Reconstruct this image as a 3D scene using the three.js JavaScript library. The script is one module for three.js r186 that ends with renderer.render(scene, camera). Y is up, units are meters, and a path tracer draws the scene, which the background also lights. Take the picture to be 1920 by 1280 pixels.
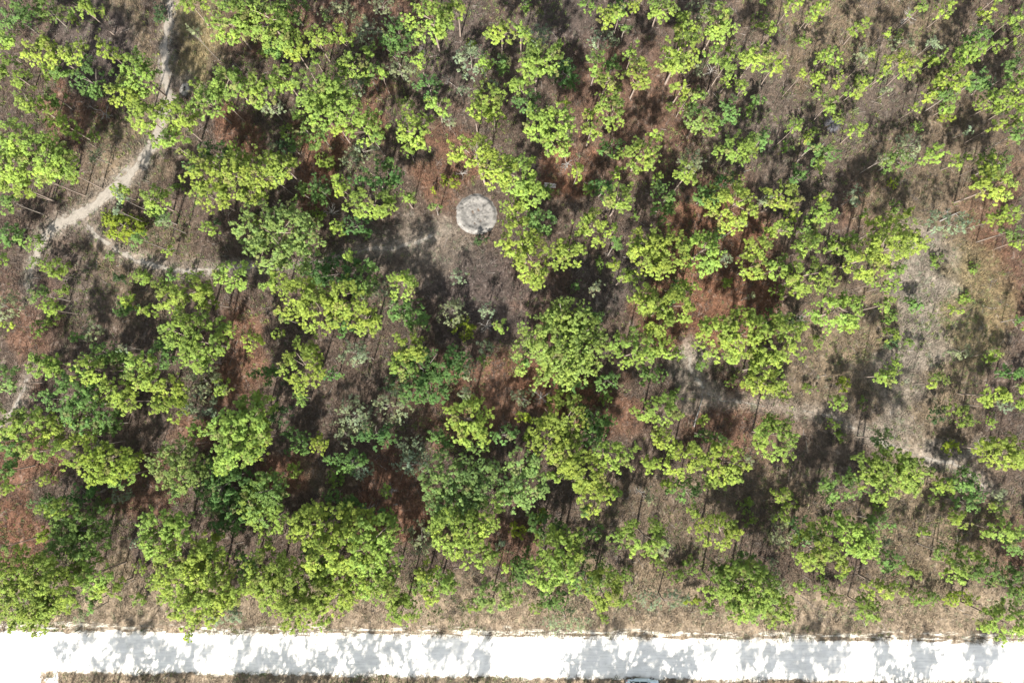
import * as THREE from 'three';
import { mergeGeometries } from 'three/addons/utils/BufferGeometryUtils.js';
import { RoundedBoxGeometry } from 'three/addons/geometries/RoundedBoxGeometry.js';

// ------------------------------------------------------------------ camera, sky, sun, exposure
const CAM_H = 100, FOCAL = 1300, TILT = Math.atan(95 / FOCAL);        // metres up; focal length and tilt as read off a 1920 x 1280 frame
const scene = new THREE.Scene();
const camera = new THREE.PerspectiveCamera(2 * Math.atan(640 / FOCAL) * 180 / Math.PI, 1.5, 1, 6000);
camera.position.set(0, CAM_H, 0);
camera.rotation.set(-Math.PI / 2 + TILT, 0, 0);

const SUN_EL = 38 * Math.PI / 180, SUN_AZ = 14.5 * Math.PI / 180;     // shadows run to -z, a little to +x
const sunDir = new THREE.Vector3(-Math.sin(SUN_AZ) * Math.cos(SUN_EL), Math.sin(SUN_EL), Math.cos(SUN_AZ) * Math.cos(SUN_EL));
{ // hazy bright sky: pale blue overhead, whiter to the horizon, a broad glow round the sun
  const W = 512, H = 256, d = new Float32Array(W * H * 4);
  for (let j = 0; j < H; j++) for (let i = 0; i < W; i++) {
    const el = ((j + .5) / H - .5) * Math.PI, az = ((i + .5) / W - .5) * 2 * Math.PI, x = Math.cos(el) * Math.cos(az), y = Math.sin(el), z = Math.cos(el) * Math.sin(az), o = (j * W + i) * 4;
    const hz = Math.pow(1 - Math.max(0, y), 3), c = x * sunDir.x + y * sunDir.y + z * sunDir.z, gl = .5 * Math.pow(Math.max(0, c), 6) + .8 * Math.pow(Math.max(0, c), 40), k = y < 0 ? .35 : 1;
    d[o] = k * (.205 + .17 * hz + gl * .42); d[o + 1] = k * (.232 + .14 * hz + gl * .40); d[o + 2] = k * (.275 + .10 * hz + gl * .36); d[o + 3] = 1;
  }
  const t = new THREE.DataTexture(d, W, H, THREE.RGBAFormat, THREE.FloatType); t.mapping = THREE.EquirectangularReflectionMapping; t.magFilter = t.minFilter = THREE.LinearFilter; t.needsUpdate = true;
  scene.background = t; scene.environment = t;
}
const sun = new THREE.DirectionalLight(new THREE.Color(1.0, 0.95, 0.86), 4.6);
sun.position.copy(sunDir).multiplyScalar(220);
sun.target.position.set(0, 0, -8);
sun.castShadow = true;
sun.shadow.radius = 3.6;
sun.shadow.mapSize.set(4096, 4096);
Object.assign(sun.shadow.camera, { left: -120, right: 120, top: 100, bottom: -100, near: 20, far: 420 });
scene.add(sun, sun.target);

const renderer = new THREE.WebGLRenderer({ antialias: true });
renderer.setSize(1024, 682);
renderer.toneMapping = THREE.LinearToneMapping;
renderer.toneMappingExposure = 3.75;
renderer.shadowMap.enabled = true;

// ------------------------------------------------------------------ helpers
function rng(seed) { let a = (seed * 2654435761) >>> 0; return () => { a = (a + 0x6D2B79F5) | 0; let t = Math.imul(a ^ (a >>> 15), 1 | a); t = (t + Math.imul(t ^ (t >>> 7), 61 | t)) ^ t; return ((t ^ (t >>> 14)) >>> 0) / 4294967296; }; }
const PERM = new Float32Array(65536); { const r = rng(77); for (let i = 0; i < 65536; i++) PERM[i] = r(); }
const hash2 = (i, j) => PERM[((i * 7919) ^ (j * 104729)) & 65535];
const hash3 = (i, j, k) => PERM[((i * 7919) ^ (j * 104729) ^ (k * 15731)) & 65535];
const sm = t => t * t * (3 - 2 * t);
function n2(x, y) { const i = Math.floor(x), j = Math.floor(y), a = sm(x - i), b = sm(y - j); const p = hash2(i, j), q = hash2(i + 1, j), r = hash2(i, j + 1), s = hash2(i + 1, j + 1); return p + (q - p) * a + (r - p) * b + (p - q - r + s) * a * b; }
function n3(x, y, z) {
  const i = Math.floor(x), j = Math.floor(y), k = Math.floor(z), a = sm(x - i), b = sm(y - j), c = sm(z - k);
  const L = (p, q, t) => p + (q - p) * t;
  return L(L(L(hash3(i, j, k), hash3(i + 1, j, k), a), L(hash3(i, j + 1, k), hash3(i + 1, j + 1, k), a), b), L(L(hash3(i, j, k + 1), hash3(i + 1, j, k + 1), a), L(hash3(i, j + 1, k + 1), hash3(i + 1, j + 1, k + 1), a), b), c);
}
function fbm(x, y, o = 3) { let s = 0, w = 0.5, t = 0; for (let k = 0; k < o; k++) { s += w * n2(x, y); t += w; w *= 0.55; x = x * 2.03 + 17.3; y = y * 2.03 + 5.1; } return s / t; }
const clamp = (v, a = 0, b = 1) => Math.min(b, Math.max(a, v));
const step = (a, b, v) => sm(clamp((v - a) / (b - a)));
const CT = Math.cos(TILT), ST = Math.sin(TILT);
// a survey mark on the frame to the spot on the plane y = h, and back for ground spots
function at(u, v, h = 0) { const p = (u - 960) / FOCAL, q = (640 - v) / FOCAL, dy = -CT + q * ST, t = (CAM_H - h) / -dy; return new THREE.Vector3(p * t, h, (-ST - q * CT) * t); }
function mark3(x, y, z) { const dep = (CAM_H - y) * CT - z * ST, up = -(CAM_H - y) * ST - z * CT; return [960 + FOCAL * x / dep, 640 - FOCAL * up / dep]; }
function mark(x, z) { const dep = CAM_H * CT - z * ST, up = -CAM_H * ST - z * CT; return [960 + FOCAL * x / dep, 640 - FOCAL * up / dep]; }
const names = {};
function numbered(n) { const k = names[n] = (names[n] ?? -1) + 1; return k ? `${n}_${String(k).padStart(3, '0')}` : n; }
function shade(o) { o.traverse(m => { if (m.isMesh) { m.castShadow = true; m.receiveShadow = true; } }); return o; }
function thing(name, label, category, pos, group) { const g = new THREE.Group(); g.name = numbered(name); g.position.copy(pos); g.userData = { label, category }; if (group) g.userData.group = group; scene.add(g); return g; }
function part(name, geo, mat, parent) { const m = new THREE.Mesh(geo, mat); m.name = name; m.castShadow = m.receiveShadow = true; parent.add(m); return m; }
function structure(name, geo, mat) { const m = new THREE.Mesh(geo, mat); m.name = name; m.userData.kind = 'structure'; m.castShadow = m.receiveShadow = true; scene.add(m); return m; }
const groundY = (x, z) => 0.35 * (n2(x * 0.06 + 3, z * 0.06 + 9) - 0.5) * step(120, 80, Math.abs(x)) * (1 - roadNear(x, z));
// road axis: a straight line, slightly turned
const RA = at(0, 1217), RB = at(1900, 1239), RD = RB.clone().sub(RA).normalize(), RN = new THREE.Vector3(-RD.z, 0, RD.x);
const roadS = (x, z) => (x - RA.x) * RN.x + (z - RA.z) * RN.z;                // metres south of the axis
function roadNear(x, z) { return step(9, 5, Math.abs(roadS(x, z))); }
function dataTex(w, h, fill, srgb = true) {
  const d = new Uint8Array(w * h * 4); fill(d);
  const t = new THREE.DataTexture(d, w, h, THREE.RGBAFormat); t.magFilter = THREE.LinearFilter; t.minFilter = THREE.LinearMipmapLinearFilter; t.generateMipmaps = true;
  t.wrapS = t.wrapT = THREE.RepeatWrapping; if (srgb) t.colorSpace = THREE.SRGBColorSpace; t.needsUpdate = true; return t;
}
// ------------------------------------------------------------------ ground
// matter and painted shade on the ground, [u, v, ru, rv, kind, weight]: r rusty needles, t tan grass, g grey sand speckle, d shade put in as a grey-brown tint, o olive grass
const PATCH = [
  [1060, 335, 60, 60, 'r', 1], [1360, 470, 110, 130, 'r', 1], [1330, 590, 120, 70, 'r', 1], [590, 320, 50, 110, 'r', .9], [700, 190, 45, 60, 'r', .7], [440, 250, 50, 55, 'r', .8],
  [355, 815, 55, 40, 'r', .7], [540, 880, 70, 60, 'r', .8], [740, 950, 80, 90, 'r', .8], [40, 1010, 70, 70, 'r', 1], [60, 890, 60, 50, 'r', .8], [280, 920, 60, 60, 'r', .6], [450, 680, 60, 110, 'r', .8], [1000, 720, 70, 40, 'r', 1],
  [1080, 740, 60, 45, 'r', 1], [1160, 760, 60, 60, 'r', .7], [1390, 800, 90, 80, 'r', .6], [1180, 200, 110, 160, 'r', .45], [830, 300, 40, 70, 'r', .7], [1870, 360, 60, 100, 'r', .7], [1890, 520, 60, 80, 'r', .5], [1620, 380, 60, 60, 'r', .5],
  [620, 30, 220, 60, 'r', .5], [880, 740, 110, 110, 'r', .7], [130, 240, 60, 60, 'r', .6], [1890, 1030, 60, 50, 'r', .8], [1000, 560, 120, 60, 'r', .6], [960, 1000, 60, 50, 'r', .5], [60, 600, 60, 90, 'r', .6], [620, 900, 60, 50, 't', .5],
  [265, 60, 30, 110, 't', 1], [370, 90, 45, 90, 'o', .9], [260, 280, 70, 60, 't', .8], [215, 350, 80, 50, 't', .6], [1720, 620, 110, 260, 't', 1], [1580, 680, 120, 120, 't', .8], [1780, 1010, 140, 140, 't', .7], [1540, 880, 160, 130, 't', .5], [1830, 560, 80, 120, 'o', .7],
  [1500, 200, 140, 220, 't', .5], [1760, 230, 160, 190, 't', .6], [1650, 60, 170, 90, 't', .7], [240, 1090, 50, 60, 't', 1], [1250, 960, 160, 90, 't', .5], [1300, 1120, 400, 60, 't', .9], [1700, 1140, 240, 50, 't', 1], [300, 1150, 300, 25, 't', .7], [860, 1130, 170, 40, 't', .6],
  [800, 440, 110, 45, 'g', .4], [770, 480, 120, 40, 'g', .3], [250, 520, 130, 90, 't', .5], [1735, 510, 60, 90, 'g', .95], [1725, 620, 55, 100, 'g', .85], [1700, 740, 50, 90, 'g', .7], [1690, 850, 55, 90, 'g', .45], [1700, 970, 75, 110, 't', .9], [1700, 1070, 90, 70, 't', .9], [1560, 620, 70, 90, 't', .7], [1305, 690, 26, 45, 'g', .7], [1330, 745, 35, 22, 'g', .6], [350, 150, 28, 30, 'g', .8], [1780, 870, 45, 25, 'g', .9],
  [900, 560, 110, 90, 'd', .9], [1130, 540, 110, 60, 'd', .8], [190, 90, 70, 110, 'd', .8], [1500, 300, 130, 120, 'd', .5], [1100, 60, 130, 70, 'd', .6], [1650, 180, 90, 90, 'd', .6], [120, 540, 90, 80, 'd', .5], [860, 110, 60, 90, 'd', .6], [1430, 170, 60, 100, 'd', .5], [1550, 820, 110, 80, 'd', .4]  // shaded parts of the floor, put into the ground colour
];
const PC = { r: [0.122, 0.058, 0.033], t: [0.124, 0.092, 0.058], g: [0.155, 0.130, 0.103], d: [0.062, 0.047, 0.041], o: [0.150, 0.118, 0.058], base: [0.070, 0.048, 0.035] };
// trail centre lines in frame marks with half widths in metres
const TRAIL = [
  [[322, -30, .7], [318, 30, .7], [308, 85, .8], [310, 140, .9], [314, 190, .9], [300, 240, .9], [284, 280, 1.2], [250, 322, 1.3], [205, 360, 1.3], [150, 402, 1.2], [110, 420, 1.2], [85, 440, 1.0], [66, 475, .6], [52, 520, .45], [50, 560, .4]],
  [[150, 405, .7], [180, 440, .6], [230, 475, .65], [285, 497, .7], [340, 508, .7], [400, 508, .65], [460, 500, .5], [520, 502, .4], [600, 490, .3], [680, 470, .4], [760, 460, .5], [840, 430, .6]],
  [[1480, 770, .35], [1540, 775, .5], [1580, 790, .5], [1620, 815, .5], [1680, 840, .6], [1740, 860, .7], [1790, 870, .7], [1830, 895, .5], [1870, 930, .4]],
  [[60, 690, .5], [48, 720, .6], [30, 755, .6], [8, 790, .5], [-20, 820, .5]],
  [[1288, 640, .5], [1296, 690, .7], [1318, 725, .8], [1345, 748, .7], [1400, 755, .5], [1480, 770, .4]]
];
const TRW = TRAIL.map(l => l.map(([u, v, w]) => { const p = at(u, v); return [p.x, p.z, w]; }));
function trailDist(x, z) { // signed: metres outside the trail edge
  let best = 99;
  for (const l of TRW) for (let i = 0; i + 1 < l.length; i++) {
    const [ax, az, aw] = l[i], [bx, bz, bw] = l[i + 1], dx = bx - ax, dz = bz - az;
    if (x < Math.min(ax, bx) - 5 || x > Math.max(ax, bx) + 5 || z < Math.min(az, bz) - 5 || z > Math.max(az, bz) + 5) continue;
    const t = clamp(((x - ax) * dx + (z - az) * dz) / (dx * dx + dz * dz));
    const d = Math.hypot(x - ax - dx * t, z - az - dz * t) - (aw + (bw - aw) * t); if (d < best) best = d;
  }
  return best;
}
const MOUND = at(893, 402);
function matter(x, z, out) { // colour of what lies at a ground spot, linear
  const [u, v] = mark(x, z), wu = u + 60 * (n2(x * .12, z * .12) - .5) + 50 * (n2(x * .4 + 9, z * .4) - .5), wv = v + 60 * (n2(x * .12 + 40, z * .12) - .5) + 50 * (n2(x * .4, z * .4 + 30) - .5);
  let r = PC.base[0], g = PC.base[1], b = PC.base[2];
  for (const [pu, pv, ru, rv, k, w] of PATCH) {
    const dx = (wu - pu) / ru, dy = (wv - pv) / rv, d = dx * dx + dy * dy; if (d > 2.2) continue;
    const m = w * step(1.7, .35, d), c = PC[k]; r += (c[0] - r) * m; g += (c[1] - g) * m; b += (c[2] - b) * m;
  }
  const s = roadS(x, z), vg = step(-12, -7, s) * .8;                    // dry mown grass on the verges
  { const sd = .75 + .6 * fbm(x * .22 + 3, z * .5, 3); r += (.20 * sd - r) * vg; g += (.153 * sd - g) * vg; b += (.105 * sd - b) * vg; }
  const td = trailDist(x, z), tm = step(1.3, -.2, td + (n2(x * 2.1, z * 2.1) - .5) * 1.2) * .6; r += (.21 - r) * tm; g += (.175 - g) * tm; b += (.14 - b) * tm;
  out[0] = r; out[1] = g; out[2] = b; return out;
}
const toS = c => { c = clamp(c); return 255 * (c <= .0031308 ? 12.92 * c : 1.055 * Math.pow(c, 1 / 2.4) - .055); };
const GX = 96, GZ0 = -76, GZ1 = 62;
const TW = 2048, TH = 1472;
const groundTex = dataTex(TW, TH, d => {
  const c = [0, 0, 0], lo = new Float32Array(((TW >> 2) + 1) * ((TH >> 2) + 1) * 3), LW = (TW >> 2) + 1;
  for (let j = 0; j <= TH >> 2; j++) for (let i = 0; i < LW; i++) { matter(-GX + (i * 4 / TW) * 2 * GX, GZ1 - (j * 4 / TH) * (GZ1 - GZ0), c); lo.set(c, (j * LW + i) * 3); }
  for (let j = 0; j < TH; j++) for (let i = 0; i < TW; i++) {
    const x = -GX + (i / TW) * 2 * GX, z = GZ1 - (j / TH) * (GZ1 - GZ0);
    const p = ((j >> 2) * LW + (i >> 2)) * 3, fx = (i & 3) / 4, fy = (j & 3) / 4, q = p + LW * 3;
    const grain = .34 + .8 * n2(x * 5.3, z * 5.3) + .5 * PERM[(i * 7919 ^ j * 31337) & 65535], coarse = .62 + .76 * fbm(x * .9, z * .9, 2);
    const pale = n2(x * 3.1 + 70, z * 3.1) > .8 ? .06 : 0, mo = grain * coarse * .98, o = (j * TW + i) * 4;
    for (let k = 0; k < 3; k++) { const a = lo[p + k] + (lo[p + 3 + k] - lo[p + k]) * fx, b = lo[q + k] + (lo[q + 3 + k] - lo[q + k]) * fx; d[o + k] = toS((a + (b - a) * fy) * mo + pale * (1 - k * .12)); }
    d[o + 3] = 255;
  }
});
groundTex.wrapS = groundTex.wrapT = THREE.ClampToEdgeWrapping;
const fineTex = dataTex(512, 512, d => { for (let j = 0; j < 512; j++) for (let i = 0; i < 512; i++) { const v = 255 * (.4 * n2(i * 64 / 512, j * 64 / 512) + .6 * PERM[(i * 733 ^ j * 9176) & 65535]); const o = (j * 512 + i) * 4; d[o] = d[o + 1] = d[o + 2] = v; d[o + 3] = 255; } }, false);
function sheet(x0, x1, z0, z1, nx, nz, yf) {
  const P = [], U = [], I = [];
  for (let j = 0; j <= nz; j++) for (let i = 0; i <= nx; i++) { const x = x0 + (x1 - x0) * i / nx, z = z0 + (z1 - z0) * j / nz; P.push(x, yf(x, z), z); U.push(i / nx, 1 - j / nz); }
  for (let j = 0; j < nz; j++) for (let i = 0; i < nx; i++) { const a = j * (nx + 1) + i, b = a + nx + 1; I.push(a, b, a + 1, b, b + 1, a + 1); }
  const g = new THREE.BufferGeometry(); g.setAttribute('position', new THREE.Float32BufferAttribute(P, 3)); g.setAttribute('uv', new THREE.Float32BufferAttribute(U, 2)); g.setIndex(I); g.computeVertexNormals(); return g;
}
const fineRep = fineTex.clone(); fineRep.repeat.set(60, 44); fineRep.needsUpdate = true;
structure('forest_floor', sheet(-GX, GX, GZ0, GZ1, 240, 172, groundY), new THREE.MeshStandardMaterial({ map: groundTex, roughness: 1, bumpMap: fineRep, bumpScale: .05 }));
const farTex = dataTex(512, 512, d => { for (let j = 0; j < 512; j++) for (let i = 0; i < 512; i++) { const f = .6 + .5 * n2(i * 32 / 512, j * 32 / 512) + .3 * PERM[(i * 31 ^ j * 977) & 65535]; const o = (j * 512 + i) * 4; for (let k = 0; k < 3; k++) d[o + k] = toS(PC.base[k] * f); d[o + 3] = 255; } });
farTex.repeat.set(120, 120);
structure('ground', sheet(-3000, 3000, -3000, 3000, 8, 8, () => -.4), new THREE.MeshStandardMaterial({ map: farTex, roughness: 1 }));

// sand: trails, the round patch, the road
function sandTex(n, base, spots) { return dataTex(n, n, d => { for (let j = 0; j < n; j++) for (let i = 0; i < n; i++) { const f = .8 + .25 * n2(i * 16 / n, j * 16 / n) + .16 * PERM[(i * 7919 ^ j * 1543) & 65535] - (n2(i * 90 / n, j * 90 / n) > .8 ? spots : 0); const o = (j * n + i) * 4; for (let k = 0; k < 3; k++) d[o + k] = toS(base[k] * f); d[o + 3] = 255; } }); }
const trailTex = sandTex(512, [.205, .182, .155], .4);
function edgeAlpha(w, h, f) { return dataTex(w, h, d => { for (let j = 0; j < h; j++) for (let i = 0; i < w; i++) { const v = 255 * clamp(f(i / w, j / h)), o = (j * w + i) * 4; d[o] = d[o + 1] = d[o + 2] = v; d[o + 3] = 255; } }, false); }
TRAIL.forEach((l, n) => {
  const c = new THREE.CatmullRomCurve3(TRW[n].map(([x, z, w]) => new THREE.Vector3(x, w, z))), L = c.getLength(), N = Math.ceil(L / .6), M = 6, P = [], U = [], U1 = [], I = [];
  for (let i = 0; i <= N; i++) {
    const p = c.getPoint(i / N), t = c.getTangent(i / N); t.y = 0; t.normalize();
    for (let k = 0; k <= M; k++) { const s = (k / M * 2 - 1) * (p.y + .5), x = p.x - t.z * s, z = p.z + t.x * s; P.push(x, groundY(x, z) + .03 - .015 * Math.abs(s), z); U.push(k / M, i / N); U1.push(x / 6, z / 6); }
  }
  for (let i = 0; i < N; i++) for (let k = 0; k < M; k++) { const a = i * (M + 1) + k, b = a + M + 1; I.push(a, a + 1, b, b, a + 1, b + 1); }
  const g = new THREE.BufferGeometry(); g.setAttribute('position', new THREE.Float32BufferAttribute(P, 3)); g.setAttribute('uv', new THREE.Float32BufferAttribute(U1, 2)); g.setAttribute('uv1', new THREE.Float32BufferAttribute(U, 2)); g.setIndex(I); g.computeVertexNormals();
  const H = Math.min(1024, Math.ceil(L / .08)), al = edgeAlpha(48, H, (u, v) => { const e = 1 - Math.abs(u * 2 - 1), end = Math.min(1, Math.min(v, 1 - v) * L / 2.5), k = e * 1.5 * end + (fbm(u * 6 + n * 9, v * L * 1.1, 3) - .5) * 2.0 - (n === 0 ? .54 : n > 1 ? 1.12 : .92); return step(.05, .4, k); });
  al.channel = 1; al.wrapS = al.wrapT = THREE.ClampToEdgeWrapping;
  structure(numbered('sandy_trail'), g, new THREE.MeshStandardMaterial({ map: trailTex, alphaMap: al, transparent: true, roughness: 1, bumpMap: fineTex, bumpScale: .02, side: THREE.DoubleSide }));
});
{ // round patch of churned sand: a low ring with a hollow
  const R = 3.15, N = 72, M = 22, P = [], C = [], I = [];
  for (let i = 0; i <= M; i++) for (let k = 0; k < N; k++) {
    const a = k / N * 6.2832, q = i / M, edge = 1 + .10 * (n2(Math.cos(a) * 2 + 5, Math.sin(a) * 2 + 5) - .5) + .06 * (n2(Math.cos(a) * 9, Math.sin(a) * 9) - .5), r = q * R * edge, x = MOUND.x + Math.cos(a) * r, z = MOUND.z + Math.sin(a) * r;
    const ring = Math.exp(-Math.pow((q - .78) / .16, 2)) * .22, rough = (n2(x * 2.6, z * 2.6) - .5) * .16 * (1 - q * .3) + (n2(x * 6, z * 6) - .5) * .08;
    P.push(x, groundY(x, z) + (ring + rough + .05) * step(1.0, .86, q) - .02 * (q > .97), z);
    C.push(Math.cos(a) * q * edge * .45 + .5, Math.sin(a) * q * edge * .45 + .5);
  }
  for (let i = 0; i < M; i++) for (let k = 0; k < N; k++) { const a = i * N + k, b = i * N + (k + 1) % N; I.push(a, b, a + N, b, b + N, a + N); }
  const g = new THREE.BufferGeometry(); g.setAttribute('position', new THREE.Float32BufferAttribute(P, 3)); g.setAttribute('uv', new THREE.Float32BufferAttribute(C, 2)); g.setIndex(I); g.computeVertexNormals();
  const pt = dataTex(256, 256, d => { for (let j = 0; j < 256; j++) for (let i = 0; i < 256; i++) { // grey churned sand, whiter crust in arcs near the rim, dark litter specks
    const x = (i - 128) / 115 * R, z = (j - 128) / 115 * R, q = Math.hypot(x, z) / R, an = Math.atan2(z, x), crust = step(.5, .8, q) * step(.42, .62, fbm(an * 2.2 + 8, q * 5, 3)), sp = n2(x * 4 + 50, z * 4) > .72 ? .05 : 0, o = (j * 256 + i) * 4;
    const w = .135 + .045 * crust + .11 * (fbm(x * 3, z * 3, 3) - .5) + .05 * (PERM[(i * 733 ^ j * 9176) & 65535] - .5) - sp; d[o] = toS(w); d[o + 1] = toS(w * .94); d[o + 2] = toS(w * .88); d[o + 3] = 255; } });
  structure('round_sand_patch', g, new THREE.MeshStandardMaterial({ map: pt, roughness: 1, side: THREE.DoubleSide, bumpMap: fineTex, bumpScale: .03 }));
}
{ // white sand road, soft ragged edges, faint wheel tracks
  const HW = 4.6, L0 = -110, L1 = 240, N = 500, M = 26, P = [], U = [], U1 = [], I = [], C = [];
  for (let i = 0; i <= N; i++) for (let k = 0; k <= M; k++) {
    const s = (k / M * 2 - 1) * HW, l = L0 + (L1 - L0) * i / N, x = RA.x + RD.x * l + RN.x * s, z = RA.z + RD.z * l + RN.z * s;
    P.push(x, .04 - .02 * Math.abs(s / HW) - .02 * (Math.abs(Math.abs(s) - 1) < .5 ? 1 : 0) + groundY(x, z), z); U.push((l - L0) / (L1 - L0), k / M); U1.push(l / 12, s / 12); { const e = clamp(step(1.7, 3.4, -s + (fbm(l * .6, s * 1.5, 3) - .5) * 1.6) * .8 + (s > 0 ? step(2.2, 3.1, s + (n2(l * .8, s) - .5)) * .4 : 0) + (n2(l * 1.6, s * 4) > .68 ? .12 : 0)); C.push(1 - .48 * e, 1 - .52 * e, 1 - .6 * e); } // soil mixed into the sand of the shoulders
  }
  for (let i = 0; i < N; i++) for (let k = 0; k < M; k++) { const a = i * (M + 1) + k, b = a + M + 1; I.push(a, b, a + 1, b, b + 1, a + 1); }
  const g = new THREE.BufferGeometry(); g.setAttribute('position', new THREE.Float32BufferAttribute(P, 3)); g.setAttribute('uv', new THREE.Float32BufferAttribute(U1, 2)); g.setAttribute('uv1', new THREE.Float32BufferAttribute(U, 2)); g.setIndex(I); g.computeVertexNormals();
  g.setAttribute('color', new THREE.Float32BufferAttribute(C, 3));
  const rt = dataTex(1024, 1024, d => { for (let j = 0; j < 1024; j++) for (let i = 0; i < 1024; i++) { const f = .82 + .2 * n2(i / 64, j / 64) + .2 * (n2(i / 190, j / 14) - .5) + .08 * (n2(i / 40 + 9, j / 4) - .5) + .1 * PERM[(i * 7919 ^ j * 1543) & 65535] - (n2(i / 11, j / 11) > .82 ? .12 : 0), o = (j * 1024 + i) * 4; d[o] = toS(.76 * f); d[o + 1] = toS(.725 * f); d[o + 2] = toS(.67 * f); d[o + 3] = 255; } }); // graded sand with scrape and wheel streaks along it
  const al = edgeAlpha(2048, 128, (u, v) => { // shoulder on the north side: grass breaks through the sand in strips
    const l = L0 + (L1 - L0) * u, s = (v * 2 - 1) * HW, wob = (fbm(l * .35, s, 2) - .5) * .7;
    if (s > 0) return step(3.15, 2.75, s + wob + (n2(l * 2.4, s * 3) - .5) * .5);
    const f = fbm(l * .45, s * 3.4, 3) * .8 + fbm(l * 2.2, s * 7, 2) * .45, e = step(1.9, 2.9, -s + wob) * .56 + step(3.4, 4.5, -s + wob) * .5;
    return step(.0, .25, f - e); });
  al.channel = 1; al.wrapS = al.wrapT = THREE.ClampToEdgeWrapping;
  structure('white_sand_road', g, new THREE.MeshStandardMaterial({ map: rt, vertexColors: true, alphaMap: al, transparent: true, roughness: 1, bumpMap: fineTex, bumpScale: .01, side: THREE.DoubleSide }));
  // a track leaves the road to the south
  const c = [at(-60, 1235), at(30, 1260), at(40, 1320), at(20, 1420)], cv = new THREE.CatmullRomCurve3(c), P2 = [], U2 = [], U3 = [], I2 = [], N2 = 40;
  for (let i = 0; i <= N2; i++) { const p = cv.getPoint(i / N2), t = cv.getTangent(i / N2); t.y = 0; t.normalize(); for (let k = 0; k <= 6; k++) { const s = (k / 3 - 1) * 5.2, x = p.x - t.z * s, z = p.z + t.x * s; P2.push(x, groundY(x, z) + .034, z); U2.push(x / 12, z / 12); U3.push(k / 6, i / N2); } }
  for (let i = 0; i < N2; i++) for (let k = 0; k < 6; k++) { const a = i * 7 + k, b = a + 7; I2.push(a, a + 1, b, b, a + 1, b + 1); }
  const g2 = new THREE.BufferGeometry(); g2.setAttribute('position', new THREE.Float32BufferAttribute(P2, 3)); g2.setAttribute('uv', new THREE.Float32BufferAttribute(U2, 2)); g2.setAttribute('uv1', new THREE.Float32BufferAttribute(U3, 2)); g2.setIndex(I2); g2.computeVertexNormals();
  const al2 = edgeAlpha(128, 256, (u, v) => step(.1, .5, (1 - Math.abs(u * 2 - 1)) * 2.6 + (fbm(u * 9, v * 16, 4) - .5) * 3.2 - .35)); al2.channel = 1; al2.wrapS = al2.wrapT = THREE.ClampToEdgeWrapping;
  structure('sand_side_track', g2, new THREE.MeshStandardMaterial({ map: rt, alphaMap: al2, transparent: true, roughness: 1, side: THREE.DoubleSide }));
}

// ------------------------------------------------------------------ trees and shrubs
const bark = (c, seed) => { const t = dataTex(64, 128, d => { for (let j = 0; j < 128; j++) for (let i = 0; i < 64; i++) { const f = .6 + .5 * n2(i * 16 / 64 + seed, j * 12 / 128) + .3 * PERM[(i * 31 ^ j * 977) & 65535], o = (j * 64 + i) * 4; for (let k = 0; k < 3; k++) d[o + k] = toS(c[k] * f); d[o + 3] = 255; } }); t.repeat.set(1, 3); return new THREE.MeshStandardMaterial({ map: t, roughness: 1 }); };
const BARK = { pine: bark([.185, .145, .12], 1), oak: bark([.17, .145, .125], 2), dead: bark([.22, .205, .19], 3) };
const leafMat = (rough = .75, tr = .3) => new THREE.MeshPhysicalMaterial({ vertexColors: true, roughness: rough, side: THREE.DoubleSide, transmission: tr, thickness: 0, specularIntensity: .35 });
const LEAF = { pine: leafMat(1, .5), broad: leafMat(1, .5), scrub: leafMat(1, .4) };
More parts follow.
